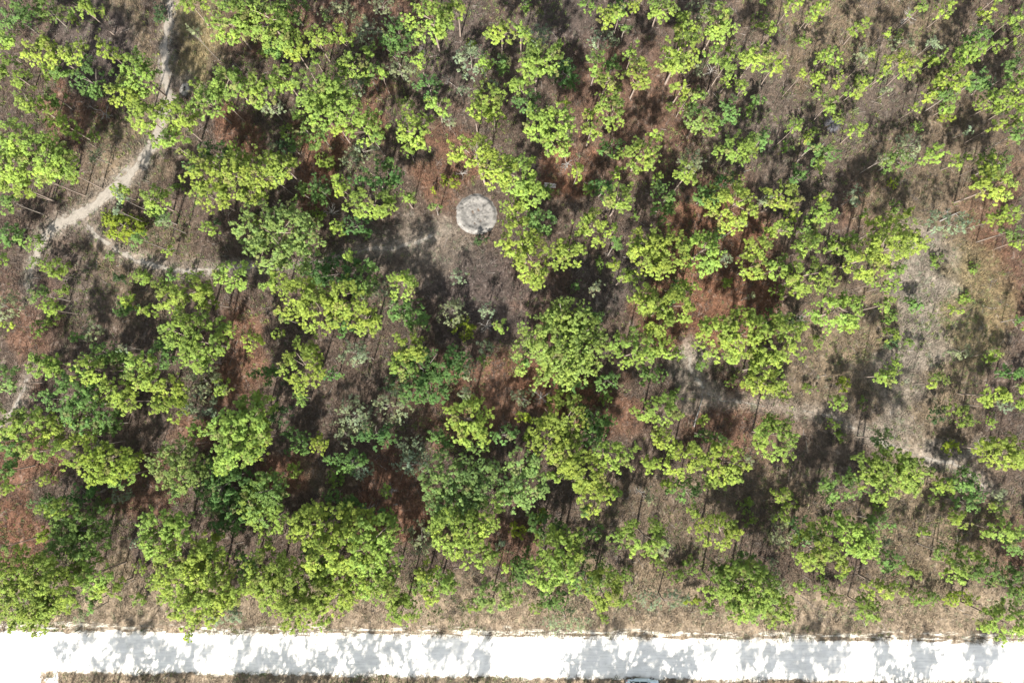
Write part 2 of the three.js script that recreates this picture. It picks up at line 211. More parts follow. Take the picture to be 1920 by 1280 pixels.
// kind: leaf colour (linear), clump radius, leaf size, density, gap threshold, height range, crown depth factor, bark
const KIND = {
  P: { col: [.242, .326, .062], rc: .27, lw: 0.116, ll: 0.279, n: 18, dens: 2.9, bw: .52, h: [7.8, 10.8], dep: .74, mat: 'pine', bark: 'pine', tr: .14 },
  G: { col: [.145, .235, .058], rc: .27, lw: 0.120, ll: 0.232, n: 18, dens: 2.8, bw: .54, h: [6, 8.5], dep: .72, mat: 'broad', bark: 'oak', tr: .13 },
  O: { col: [.102, .190, .048], rc: .28, lw: 0.116, ll: 0.217, n: 18, dens: 2.9, bw: .58, h: [4.5, 7], dep: .7, mat: 'broad', bark: 'oak', tr: .13 },
  B: { col: [.185, .225, .125], rc: .26, lw: 0.077, ll: 0.217, n: 15, dens: 1.9, bw: .42, h: [3.8, 6], dep: .7, mat: 'scrub', bark: 'oak', tr: .10 },
  A: { col: [.245, .318, .048], rc: .27, lw: 0.101, ll: 0.263, n: 18, dens: 2.8, bw: .52, h: [7.5, 9.5], dep: .72, mat: 'pine', bark: 'pine', tr: .12 },
  Y: { col: [.225, .285, .028], rc: .24, lw: 0.101, ll: 0.194, n: 18, dens: 2.9, bw: .42, h: [1.4, 2.6], dep: .7, mat: 'broad', bark: 'oak', tr: .05 },
  S: { col: [.165, .245, .046], rc: .24, lw: 0.093, ll: 0.194, n: 18, dens: 2.3, bw: .36, h: [1.2, 2.8], dep: .7, mat: 'broad', bark: 'oak', tr: .05 },
  D: { col: [.055, .100, .034], rc: .26, lw: 0.108, ll: 0.194, n: 18, dens: 2.5, bw: .4, h: [1.6, 3.2], dep: .7, mat: 'broad', bark: 'oak', tr: .06 },
  N: { col: [.230, .318, .055], rc: .26, lw: 0.101, ll: 0.279, n: 18, dens: 2.4, bw: .36, h: [7, 10], dep: 1.45, mat: 'pine', bark: 'pine', tr: .09 },
  R: { col: [.235, .315, .072], rc: .29, lw: 0.124, ll: 0.256, n: 18, dens: 2.5, bw: .62, h: [10.5, 10.6], dep: .6, mat: 'pine', bark: 'oak', tr: .24 },
  M: { col: [.205, .288, .080], rc: .27, lw: 0.108, ll: 0.256, n: 18, dens: 2.5, bw: .52, h: [7, 9.5], dep: .68, mat: 'pine', bark: 'pine', tr: .12 }
};
let leafCount = 0;
function crownGeometry(lobes, K, r, seed, tint) {
  const P = [], C = [], Q = [];
  const put = (x, y, z, dx, dy, dz, w, l, c, X, Y, Z) => { // a pointed leaf spray whose face looks along d
    let ax = dy, ay = -dx, az = .3 * r(); const s = r() - .5; ax += dz * s; az -= dx * s;
    const q = ax * dx + ay * dy + az * dz; ax -= q * dx; ay -= q * dy; az -= q * dz; let m = Math.hypot(ax, ay, az) || 1; ax /= m; ay /= m; az /= m;
    let bx = dy * az - dz * ay, by = dz * ax - dx * az, bz = dx * ay - dy * ax;
    const t = r() * 6.28, co = Math.cos(t), si = Math.sin(t), ux = ax * co + bx * si, uy = ay * co + by * si, uz = az * co + bz * si, vx = bx * co - ax * si, vy = by * co - ay * si, vz = bz * co - az * si;
    l *= .5; w *= .5; const d = .25 * l;
    const p0 = [x - ux * l - vx * w - dx * d, y - uy * l - vy * w - dy * d, z - uz * l - vz * w - dz * d], p1 = [x - ux * l * .6 + vx * w - dx * d, y - uy * l * .6 + vy * w - dy * d, z - uz * l * .6 + vz * w - dz * d];
    let nx = dx * .35 + X * .4, ny = dy * .35 + Y * .25 + .42, nz = dz * .35 + Z * .4; const nm = Math.hypot(nx, ny, nz) || 1; nx /= nm; ny /= nm; nz /= nm;
    P.push(p0[0], p0[1], p0[2], p1[0], p1[1], p1[2], x + ux * l - dx * d, y + uy * l - dy * d, z + uz * l - dz * d);
    // winding follows d so that face and shading sides agree
    { const n = P.length - 9, ax2 = P[n + 3] - P[n], ay2 = P[n + 4] - P[n + 1], az2 = P[n + 5] - P[n + 2], bx2 = P[n + 6] - P[n], by2 = P[n + 7] - P[n + 1], bz2 = P[n + 8] - P[n + 2]; if ((ay2 * bz2 - az2 * by2) * nx + (az2 * bx2 - ax2 * bz2) * ny + (ax2 * by2 - ay2 * bx2) * nz < 0) for (let k = 0; k < 3; k++) { const t2 = P[n + 3 + k]; P[n + 3 + k] = P[n + 6 + k]; P[n + 6 + k] = t2; } }
    for (let k = 0; k < 3; k++) Q.push(nx, ny, nz);
    for (let k = 0; k < 3; k++) C.push(c[0], c[1], c[2]);
    leafCount++;
  };
  for (const o of lobes) {
    // boughs: plumes that reach outward from the stem, uneven in size and reach, foliage tufts gathered along each
    const nb = Math.max(4, Math.round(1.75 * o.a * o.c / (K.bw * K.bw) * (.62 + .38 * Math.min(1.6, o.b / o.a)))), nc = K.dens * o.a * o.c / (K.rc * K.rc) * (.75 + .3 * Math.min(1.6, o.b / o.a)) * 1.1, lop = r() * 6.28;
    for (let i = 0; i < nb; i++) {
      const ct = 1 - 1.75 * Math.pow(r(), .9), st = Math.sqrt(Math.max(0, 1 - ct * ct)), ph = r() * 6.2832, X = st * Math.cos(ph), Y = ct, Z = st * Math.sin(ph);
      const q = (.36 + .68 * Math.sqrt(r())) * (.90 + .17 * Math.cos(ph - lop)) * (.82 + .36 * n3(X * 1.7 + seed, Y * 1.7 + 4, Z * 1.7 + o.x)), sz = K.bw * (.55 + .9 * r());
      const bx = o.x + X * o.a * q, by = o.y + Y * o.b * q, bz = o.z + Z * o.c * q, v0 = .8 + .4 * r(), boughHue = (r() - .5) * .34, dry = r() < .05 ? .55 : 0, m = nc / nb * (sz / K.bw) * (.7 + .5 * r());
      for (let j = 0; j < m; j++) {
        const al = (r() - .65) * 2.1 * sz, g1 = (r() + r() - 1) * sz * .95, g2 = (r() + r() - 1) * sz * .8, sx = -Math.sin(ph), sZ = Math.cos(ph);
        const x = bx + X * al + sx * g1, y = by + Y * al * .5 + g2 * .75, z = bz + Z * al + sZ * g1;
        const v = v0 * (.82 + .36 * r()), hue = boughHue + (r() - .5) * .16, c = [tint[0] * v * (1 + hue * .38), tint[1] * v * (1 + hue * .1), tint[2] * v * (1 - hue * .5)].map((q2, i2) => q2 + ([.21, .16, .085][i2] * v - q2) * dry), rc = K.rc * (.6 + .7 * r());
        for (let k = 0; k < K.n; k++) {
          let dx = r() * 2 - 1 + X * .4, dy = r() * 2 - 1 + Y * .3 + .55, dz = r() * 2 - 1 + Z * .4; const mm = Math.hypot(dx, dy, dz) || 1; dx /= mm; dy /= mm; dz /= mm;
          const e = rc * (.3 + .7 * r()), w = .7 + .6 * r(), f = .85 + .3 * r();
          put(x + dx * e, y + dy * e * .85, z + dz * e, dx, dy, dz, K.lw * w, K.ll * w, [c[0] * f, c[1] * f, c[2] * f], X, Y, Z);
        }
      }
    }
  }
  const g = new THREE.BufferGeometry(); g.setAttribute('position', new THREE.BufferAttribute(new Float32Array(P), 3)); g.setAttribute('color', new THREE.BufferAttribute(new Float32Array(C), 3)); g.setAttribute('normal', new THREE.BufferAttribute(new Float32Array(Q), 3)); return g;
}
function limbGeometry(pts, r0, r1, sides = 6) { // tapered tube along points
  const P = [], U = [], I = [], n = pts.length, up = new THREE.Vector3(.31, .2, .93);
  for (let i = 0; i < n; i++) {
    const t = pts[Math.min(i + 1, n - 1)].clone().sub(pts[Math.max(i - 1, 0)]).normalize(), a = new THREE.Vector3().crossVectors(t, up).normalize(), b = new THREE.Vector3().crossVectors(t, a), R = r0 + (r1 - r0) * i / (n - 1);
    for (let k = 0; k <= sides; k++) { const w = k / sides * 6.2832; P.push(pts[i].x + (a.x * Math.cos(w) + b.x * Math.sin(w)) * R, pts[i].y + (a.y * Math.cos(w) + b.y * Math.sin(w)) * R, pts[i].z + (a.z * Math.cos(w) + b.z * Math.sin(w)) * R); U.push(k / sides, i / (n - 1)); }
  }
  for (let i = 0; i + 1 < n; i++) for (let k = 0; k < sides; k++) { const a = i * (sides + 1) + k, b = a + sides + 1; I.push(a, a + 1, b, a + 1, b + 1, b); }
  const g = new THREE.BufferGeometry(); g.setAttribute('position', new THREE.Float32BufferAttribute(P, 3)); g.setAttribute('uv', new THREE.Float32BufferAttribute(U, 2)); g.setIndex(I); g.computeVertexNormals(); return g;
}
const V = (x, y, z) => new THREE.Vector3(x, y, z);
function trunkGeometry(h, r0, lobes, r) {
  const cx = lobes[0].x, cz = lobes[0].z, pts = [], gs = [], bend = (r() - .5) * .4, bz = (r() - .5) * .4;
  for (let i = 0; i <= 5; i++) { const t = i / 5; pts.push(V(cx * t * t * .6 + bend * Math.sin(t * 3), -.15 + (h + .15) * t, cz * t * t * .6 + bz * Math.sin(t * 3))); }
  gs.push(limbGeometry(pts, r0, r0 * .28, 7));
  for (const o of lobes) for (let k = 0; k < (lobes.length > 1 ? 3 : 5); k++) {
    const t = .5 + .4 * r(), p = V(cx * t * t * .6 + bend * Math.sin(t * 3), h * t, cz * t * t * .6 + bz * Math.sin(t * 3)), a = r() * 6.2832, e = V(o.x + Math.cos(a) * o.a * .65, o.y + (r() - .4) * o.b * .7, o.z + Math.sin(a) * o.c * .65), m = p.clone().lerp(e, .5); m.y += .15 * h * (r() - .3) * .5;
    gs.push(limbGeometry([p, m, e], r0 * .38, r0 * .1, 5));
  }
  return mergeGeometries(gs);
}
// where a thing stands, in words a viewer can check
function spot(p) {
  const s = roadS(p.x, p.z), [u, v] = mark(p.x, p.z);
  if (s > -13 && s < 9) return 'beside the white sand road';
  if (s >= 9) return 'across the white sand road from the wood';
  if (Math.hypot(p.x - MOUND.x, p.z - MOUND.z) < 10.5) return 'near the round sand patch';
  if (trailDist(p.x, p.z) < 2.4) return 'beside a sandy trail';
  const c = matter(p.x, p.z, [0, 0, 0]), rust = c[0] / c[2];
  if (rust > 3.0) return 'among rusty needle litter';
  if (c[0] > .102 && rust < 2.6) return 'on dry grass';
  if (rust < 1.75) return 'on grey-brown leaf mould';
  return 'on brown soil';
}
const WORD = { P: ['pine_tree', 'yellow-green pine', 'pine tree'], G: ['oak_tree', 'mid green oak', 'oak tree'], O: ['oak_tree', 'deep green oak', 'oak tree'], B: ['scrub_oak', 'thin grey-green scrub oak', 'scrub oak'], A: ['pine_tree', 'golden yellow tinged pine', 'pine tree'], Y: ['shrub', 'vivid yellow-green rounded shrub', 'shrub'], S: ['shrub', 'light green low shrub', 'shrub'], D: ['shrub', 'dark green low shrub', 'shrub'], N: ['slender_pine', 'slender narrow pine', 'pine tree'], R: ['oak_tree', 'pale green tree', 'tree'], M: ['pine_tree', 'dull olive green pine', 'pine tree'] };
let seedNo = 0; const used = [];
function plant(kind, marks, opt = {}) {
  const K = KIND[kind], seed = ++seedNo, r = rng(seed * 31 + 5), big = marks.length > 1 ? 1.1 : 1;
  const rmax = Math.max(...marks.map(m => m[2])), low = 'YSD'.includes(kind);
  let h = opt.h ?? (K.h[0] + (K.h[1] - K.h[0]) * r()) * (low ? clamp(.45 + rmax / 22, .45, 1.5) : clamp(.72 + rmax / 110, .72, 1.08)) * big;
  const lobes = marks.map(([u, v, a, c]) => {
    c = c ?? a; const f = (CAM_H - h * .8) / FOCAL, A = a * f * (marks.length > 1 ? 1.27 : 1.2) + .08, C = c * f * (marks.length > 1 ? 1.27 : 1.2) + .08, b = Math.min(h * .42, K.dep * Math.min(A, C) + (kind === 'N' ? .9 : low ? .1 : .35));
    const p = at(u, v, h - b * .75 - r() * .6 * (low ? 0 : 1)); return { x: p.x, y: p.y, z: p.z, a: A, b, c: C };
  });
  let wx = 0, wz = 0, ws = 0; for (const o of lobes) { const w = o.a * o.c; wx += o.x * w; wz += o.z * w; ws += w; }
  const base = V(wx / ws, 0, wz / ws); base.y = groundY(base.x, base.z);
  for (const o of lobes) { o.x -= base.x; o.z -= base.z; o.y -= base.y; }
  const j = opt.col || opt.label ? 1.02 : .90 + .26 * r(), warm = opt.label ? 0 : (r() - .5) * .16, tint = (opt.col ?? K.col).map((c, i) => c * j * (i === 0 ? 1 + warm : i === 2 ? 1 - warm : 1));
  let [nm, word, cat] = WORD[kind]; if (opt.young && kind !== 'S') { word = { N: 'young slender pine', G: 'young green sapling', B: 'young grey-green sapling' }[kind]; cat = 'sapling'; }
  const size = marks.length > 3 ? 'broad many-headed ' : marks.length > 1 ? (marks.length > 2 ? 'three-headed ' : 'two-headed ') : low ? (rmax < 11 ? 'tiny ' : rmax > 17 ? 'spreading ' : '') : rmax > 36 ? 'large ' : rmax < 12 ? 'tiny ' : rmax < 18 ? 'small ' : rmax > 28 ? 'sizeable ' : '';
  const label = opt.label ?? `${size}${word} ${spot(base)}`;
  const t = thing(opt.name ?? nm, label, cat, base, opt.label ? undefined : label);
  t.userData.tall = h; if (!opt.label) { const tn = j * (1 + warm * .5); Object.assign(t.userData, { kindWord: word, size, tone: tn > 1.08 ? 'bright ' : tn < .93 ? 'dim ' : '' }); }
  const rt = K.tr * clamp(.6 + rmax / 80, .6, 1.3) * (marks.length > 1 ? 1.25 : 1);
  part(low ? 'stem' : 'trunk', trunkGeometry(h * .9, rt, lobes, r), BARK[K.bark], t);
  part(low ? 'foliage' : 'crown', crownGeometry(lobes, K, r, seed * 1.37 % 97, tint), LEAF[K.mat], t);
  used.push([base.x, base.z, rmax]);
  return t;
}
function grove(kind, text) { for (const tree of text.trim().split(/[;\n]+/)) if (tree.trim()) plant(kind, tree.split('+').map(s => s.trim().split(/[ ,]+/).map(Number))); }

// single trees that stand out
plant('R', [[1063, 640, 76, 70], [1030, 640, 42], [1095, 645, 42], [1060, 600, 40], [1062, 680, 44]], { h: 9, label: 'largest round pale green tree, standing alone between rusty litter gaps' });
plant('Y', [[233, 425, 34, 24], [212, 412, 18, 16], [252, 432, 18]], { h: 2.6, label: 'broad vivid yellow-green bush at the fork of the sandy trail' });
plant('M', [[490, 430, 42], [540, 420, 42], [575, 450, 32], [510, 470, 38], [552, 478, 30]], { h: 9, col: [.218, .305, .085], label: 'broad soft green tree overhanging the dark ground west of the sand patch' });
plant('O', [[400, 890, 34], [440, 910, 38], [430, 955, 38], [405, 930, 30]], { h: 6.5, label: 'broadest deep green oak, many-headed, beside a pinkish gap of needle litter' });
// multi-headed and single pines, frame marks: u v r [rv], heads joined by +
grove('P', `
80 95 30 + 135 102 25 20; 15 135 25; 12 75 20 15; 152 10 18; 55 192 28 20; 108 225 28 14
30 265 34 + 75 295 38 + 20 312 34 + 110 312 28; 25 345 30 24; 85 332 25 15; 40 352 14; 135 325 14
245 118 22 25 + 268 147 30; 232 170 24; 255 187 22; 275 222 26 28; 330 225 34 30; 318 264 26 19; 390 190 32 35; 430 150 32; 474 165 20 30
435 45 42 45; 478 35 20; 355 5 22 14
500 30 40 + 522 58 35; 595 72 20 18; 555 92 24 22; 655 120 30 22; 537 150 25; 495 170 30; 690 95 12 14
595 170 40 + 635 192 40 + 592 205 28 ; 680 240 34 30; 637 238 18 14; 812 38 42 38; 855 14 22 18; 940 58 26 20; 820 195 24 18; 775 250 33 35; 908 182 30 27; 890 210 18
138 1072 20
1138 28 18 20; 1238 15 28 22; 1345 48 33; 1288 60 28 24; 1278 100 33 30 + 1260 122 28 16; 1357 128 14 20; 1420 103 32 24; 1278 163 20 12; 1307 180 15 10
978 58 16 12; 1015 112 38 28 + 992 124 22; 975 165 20; 1010 235 28 + 1045 225 32 + 1040 265 28; 1120 115 18; 1137 150 22 14; 1200 138 25; 1148 203 26 30; 1110 240 15
1200 288 38 30; 1380 283 38 28
880 285 40 28 + 930 318 32; 975 332 36 + 1000 362 25; 965 385 22
288 375 27 26; 385 320 36 + 440 320 40 + 490 325 40 ; 400 368 36 26; 530 310 25; 470 368 25 18
430 515 38 24; 325 560 28 + 365 545 30; 395 565 20; 340 625 36 + 385 640 40 + 365 665 28
697 384 46 30; 762 368 16 12; 560 555 36 + 600 578 40 + 640 560 36; 757 530 25; 690 597 28 30; 505 530 25 14; 650 480 10
1108 420 32 30; 1068 468 30 26; 972 450 35 + 998 487 38 + 1005 525 14 18; 1160 375 30 25; 1215 455 30 + 1255 470 34 + 1225 495 28; 1200 468 18; 1320 470 38; 1380 382 44 45; 1290 325 20; 1417 460 26 20; 1410 500 25
1215 565 25 + 1270 570 32 + 1235 602 26; 1295 540 24 12
1465 370 38 28; 1545 400 22 24; 1462 430 28 14; 1510 465 25 20; 1512 515 45 28; 1460 500 22; 1500 545 20 14
1580 460 30 22; 1665 425 35 22; 1660 465 45 30 + 1622 490 28; 1710 450 28 24; 1680 505 18 12; 1580 582 45 36; 1660 570 16 12
1870 345 38 30
78 680 26 22; 105 690 18; 160 690 32 22; 260 675 25 19; 205 730 32 25; 275 712 35 22; 312 727 28 25; 240 752 22
55 785 25 20; 90 800 30 22; 120 815 25 20; 15 800 30; 65 845 40 18
430 800 33 + 470 795 33 + 450 840 40 + 430 855 22; 465 760 28 22; 470 948 24; 95 957 32 16
572 685 36 46; 768 655 35 25; 755 687 24; 488 760 24 30; 490 820 20 30; 868 780 42 32 + 890 812 30 20
1192 660 42 32; 1240 650 25; 1345 625 38 + 1390 620 42 + 1445 640 46 ; 1430 690 30; 1437 722 35 22
1050 780 38 + 1035 825 38 + 1060 847 35; 1150 852 38 26; 1100 890 38 35 + 1108 925 28 32; 1045 895 18 10
1230 772 40 26; 1242 822 22 20; 1285 855 40 32; 1365 865 40 36; 1350 900 30 20; 1453 815 38 42
1665 705 24 16; 1640 882 28 + 1680 882 40 + 1710 886 28 + 1655 906 25; 1885 848 40 28 + 1855 845 18; 1915 868 20; 1868 738 28 18
300 985 32 + 330 990 30 + 290 1025 28; 30 1080 42 + 80 1070 35 + 40 1120 42 + 95 1118 38 + 72 1148 30; 175 1080 30; 197 1108 25 18
345 1050 36 + 390 1052 38 + 340 1092 36 + 385 1102 42 + 365 1138 36 + 420 1112 35
500 975 36 30; 495 1075 38 + 500 1105 35; 540 1090 38 + 580 1110 42 + 560 1138 33; 630 1120 36 + 660 1092 36; 700 1082 36 + 720 1062 28
580 990 38 + 620 985 40 + 665 985 35; 700 1000 35 + 695 1040 35; 650 1040 38 + 600 1045 30; 615 1080 32; 
755 1138 30 26; 725 1112 24; 822 1095 30 22; 808 1117 18 14; 800 1075 20
840 985 35 + 880 1000 36 + 870 1033 38 28 + 905 975 28
1050 1033 40; 1070 1010 25 18; 1022 1080 32; 1058 1065 32; 1130 1108 36; 1212 1007 46 34; 1355 997 40 32
1350 1100 28; 1390 1087 36 + 1422 1110 40 + 1400 1140 30; 1455 1138 35 28
1520 1025 34 + 1550 1040 22; 1580 985 25 + 1610 1005 28 + 1620 1030 24; 1665 1105 38 16; 1632 1143 20 22; 1798 1065 22; 1872 997 32 16; 1878 1163 40 34`);
grove('A', `642 70 27 17; 925 212 22 18; 320 764 34 21; 160 858 30 + 205 860 33 + 230 872 22 + 180 890 20; 1690 112 25 14; 595 832 14`);
grove('N', `385 10 11; 1335 102 13; 1372 98 11; 1535 20 14; 1520 28 10; 1772 22 14; 1725 15 10; 1552 105 12; 1540 112 9; 1455 125 15; 1612 52 14; 1608 165 13; 1608 245 13; 1652 140 11; 1590 170 8; 1745 175 14; 1862 85 11
1805 105 20; 1830 98 16; 1778 148 22; 1800 158 16; 1865 190 22; 1902 180 22; 1905 222 16; 1750 288 17; 1800 300 13; 1890 405 17; 1862 410 12; 1915 452 14; 1702 1068 13; 1105 210 10; 1850 25 12; 1902 35 12; 1797 578 10; 1752 720 7; 1665 60 7`);
grove('M', `820 910 32 + 850 890 36 + 882 920 40 + 860 952 38 + 915 890 28 + 830 950 30; 975 870 28 + 990 905 33 + 960 925 28; 310 870 30 + 345 890 38 + 340 850 28; 12 715 30 22; 1045 845 20; 925 1120 32 26; 955 1112 24; 1307 230 28 20; 60 1105 24; 1655 825 22 14`);
grove('G', `30 35 32 25; 88 20 22; 115 135 25 15; 170 152 30 32; 103 185 18; 470 15 20; 550 15 28 20; 742 95 22 14; 695 140 20; 580 250 28 22; 990 195 22 18; 1430 262 15; 1370 205 16 25; 1840 70 20 16; 1830 150 25 20; 1905 130 22 25; 1548 288 25 18; 1680 300 30 16; 1865 312 25
20 378 25 15; 8 440 22; 300 405 24 14; 1010 418 40 20; 1245 378 24 36; 1322 365 24 22; 1515 425 18; 688 525 25 30; 750 585 25; 195 665 32 22; 232 680 22; 12 835 25; 12 880 18; 198 795 25
140 740 52 38 + 158 780 42 34; 225 895 25 15; 505 910 32 28 + 500 940 35; 940 815 22 14; 892 835 20 12; 1218 700 25 16; 1140 712 25 16; 1110 820 30; 985 672 15; 1285 920 28 18; 1572 915 38 25; 1810 902 30 20; 1815 945 22 14
130 985 32 + 165 990 30 + 160 1025 32 + 120 1015 25; 1095 1085 28; 1130 1080 22; 1645 980 24 16; 1665 1055 28 20; 1852 1078 35 22; 1905 1020 20; 1905 1095 25 30; 1760 1032 12; 600 1030 30
1322 815 18 12; 75 552 20 12; 42 445 18 10`);
grove('O', `520 88 20; 750 68 32 30; 942 115 15 20; 805 160 25 18; 718 305 22 14; 1160 12 15 18; 1055 140 24 35; 1150 120 14 16; 1302 205 20 10; 1140 280 22 16; 1850 160 15; 405 288 32 20; 602 357 18 30; 705 335 45 22; 670 425 24 20; 635 515 44 28; 600 510 28; 780 600 30 25; 640 610 22 20
1130 350 20 16; 1335 437 16 14; 1360 342 28 14; 1262 548 20; 1495 330 16; 1450 600 20; 305 665 25; 498 703 32 20; 620 698 20 12; 780 680 30 + 830 690 34 + 810 720 32 + 775 730 25; 850 670 25; 800 745 28 12; 560 830 25 20; 832 835 14 18
660 862 35 20; 700 815 38 22; 635 945 40 25; 690 955 20; 1060 715 30 14; 1110 788 32 30; 1902 698 25 14; 1830 920 20; 165 925 38 18; 90 940 35 14; 430 985 30 18
1020 990 42 22; 1030 1120 28 22; 1110 1000 20 12; 1400 1060 22 20; 1505 1000 25; 985 1065 24 30; 462 1055 22`);
grove('B', `640 25 40 22; 720 10 25 15; 690 60 22 25; 882 108 33; 752 132 30 18; 660 150 36 25; 510 202 25 12; 680 282 28 18; 660 300 18; 840 225 16 12; 865 170 12; 180 292 15; 1008 68 25 20; 1125 75 28 20; 1325 18 30 18; 1308 122 16; 1298 302 22 20; 1697 80 25 15; 1620 100 15; 1705 272 25 20; 1600 372 20 16; 1778 420 45 22
720 550 30 25; 848 582 28 24; 912 580 14; 858 517 12 15; 12 575 26; 170 622 18; 1360 485 15; 388 715 36 35; 375 765 32 24; 665 660 28 22; 880 695 16 20; 910 655 16; 732 760 34 26; 670 780 38 32; 650 815 18; 775 840 28 20; 780 870 35 22; 675 880 22; 980 747 20 18; 1215 930 14; 225 928 22 14
792 1010 25 34; 1465 1000 25 28; 1452 1095 25; 430 1150 38 18; 1060 1158 45 20; 1245 1125 45 18; 1800 660 26 12`);
grove('Y', `1772 218 12 10; 870 612 24 18; 985 778 16 12; 1580 722 14; 1785 838 15; 78 1005 12 16; 968 995 16; 1295 1125 14 10; 1797 1122 28 14; 1010 965 12; 843 342 20 12; 1677 342 8; 812 357 5`);
grove('S', `890 1138 18 12; 1178 1128 15 10; 1330 1142 15 10; 1560 1122 18 12; 1722 1122 15; 1540 1095 14; 1010 1140 16 10; 262 1122 12; 1235 1055 14; 1480 945 16; 1400 945 14; 137 35 10; 335 192 12; 175 252 12; 762 195 16 12; 555 218 12; 535 248 12; 1100 8 14; 1427 42 16 14; 1257 202 10; 1385 150 10; 1505 75 12; 1535 178 10 8; 1475 275 10; 1525 250 12; 65 452 16; 82 495 28 12; 118 545 12; 70 618 14; 100 600 14; 262 515 14; 205 482 8; 1125 495 10; 1185 517 18 14; 1672 628 22 12; 1825 505 10
1268 740 16 10; 1315 685 12 10; 1370 712 10; 1680 678 12; 1518 730 12 9; 1618 752 9; 1562 795 14 10; 1575 818 10; 1762 710 12; 1790 765 20 12; 1810 790 20 12; 1860 788 10; 1760 915 10; 1870 958 14; 1645 950 14; 285 1090 14 11; 928 1042 12; 1172 1075 14; 1297 1060 16 14; 1268 1080 14; 1580 1080 10; 1748 1125 12; 630 900 14; 1545 980 12; 1705 640 8`);
grove('D', `300 25 12 20; 535 275 14; 410 417 8; 222 525 12; 900 447 11; 742 722 25 18; 522 780 18; 1762 780 14; 1100 1040 12; 1675 640 12; 1490 600 18`);

// thin young trees in the gaps
{
  const r = rng(333); let n = 0, tries = 0;
  while (n < 290 && tries++ < 9000) {
    const u = -10 + 1940 * r(), v = -10 + 1150 * r(), p = at(u, v);
    if (trailDist(p.x, p.z) < .8 || Math.hypot(p.x - MOUND.x, p.z - MOUND.z) < 5 || (Math.abs(u - 880) < 110 && Math.abs(v - 510) < 90)) continue;
    if (used.some(([x, z, R]) => Math.hypot(p.x - x, p.z - z) < R * .03 + .9)) continue;
    const open = matter(p.x, p.z, [0, 0, 0])[0] > .11; if (open && r() < .55) continue;
    const k = r(), h = 3 + 6.5 * r(), kind = k < .56 ? 'N' : k < .74 ? 'G' : k < .84 ? 'B' : 'S', q = mark3(p.x, h * .85, p.z); if (q[0] < -20 || q[0] > 1940 || q[1] < -20) continue;
    plant(kind, [[q[0], q[1], 7 + 8 * r()]], { h: kind === 'S' ? 1 + r() : h, name: kind === 'S' ? 'shrub' : 'young_tree', young: 1 }); n++;
  }
}
// ------------------------------------------------------------------ trees across the road (out of the frame; they shade the road) and round the plot
const stock = scene.children.filter(o => /^(pine_tree|oak_tree)/.test(o.name) && o.userData.group && !/headed/.test(o.userData.label));
function copy(src, x, z, turn, sc) { const c = src.clone(); c.name = numbered(src.name.replace(/_\d+$/, '')); c.position.set(x, groundY(x, z), z); c.rotation.y = turn; c.scale.set(sc, sc * .98, sc); c.userData = { ...src.userData }; c.userData.kindWord = src.userData.kindWord; scene.add(c); return c; }
{
  const r = rng(501), SPACING = [118, 150, 190, 235, 268, 300, 330, 362, 450, 480, 505, 540, 575, 610, 640, 670, 700, 735, 770, 815, 850, 905, 1075, 1110, 1140, 1180, 1205, 1235, 1262, 1290, 1325, 1405, 1440, 1475, 1505, 1560, 1655, 1690, 1720, 1745, 1838];
  for (const u of SPACING) for (let k = 0; k < (r() < .75 ? 2 : 1); k++) {
    const src = stock[Math.floor(r() * stock.length)], sc = .8 + .25 * r(), h = (src.userData.tall ?? 9) * sc * .8, foot = at(u + (r() - .5) * 16, 1205 + r() * 60, 0), L = h / Math.tan(SUN_EL);
    copy(src, foot.x - Math.sin(SUN_AZ) * L, Math.max(foot.z + Math.cos(SUN_AZ) * L, 43.5), r() * 6.28, sc);
  }
  for (let k = 0; k < 46; k++) { const side = k % 3, src = stock[Math.floor(r() * stock.length)]; const x = side === 0 ? -80 - r() * 12 : side === 1 ? 80 + r() * 12 : -85 + r() * 170, z = side === 2 ? -63 - r() * 10 : -60 + r() * 92; copy(src, x, z, r() * 6.28, .85 + .3 * r()); }
}
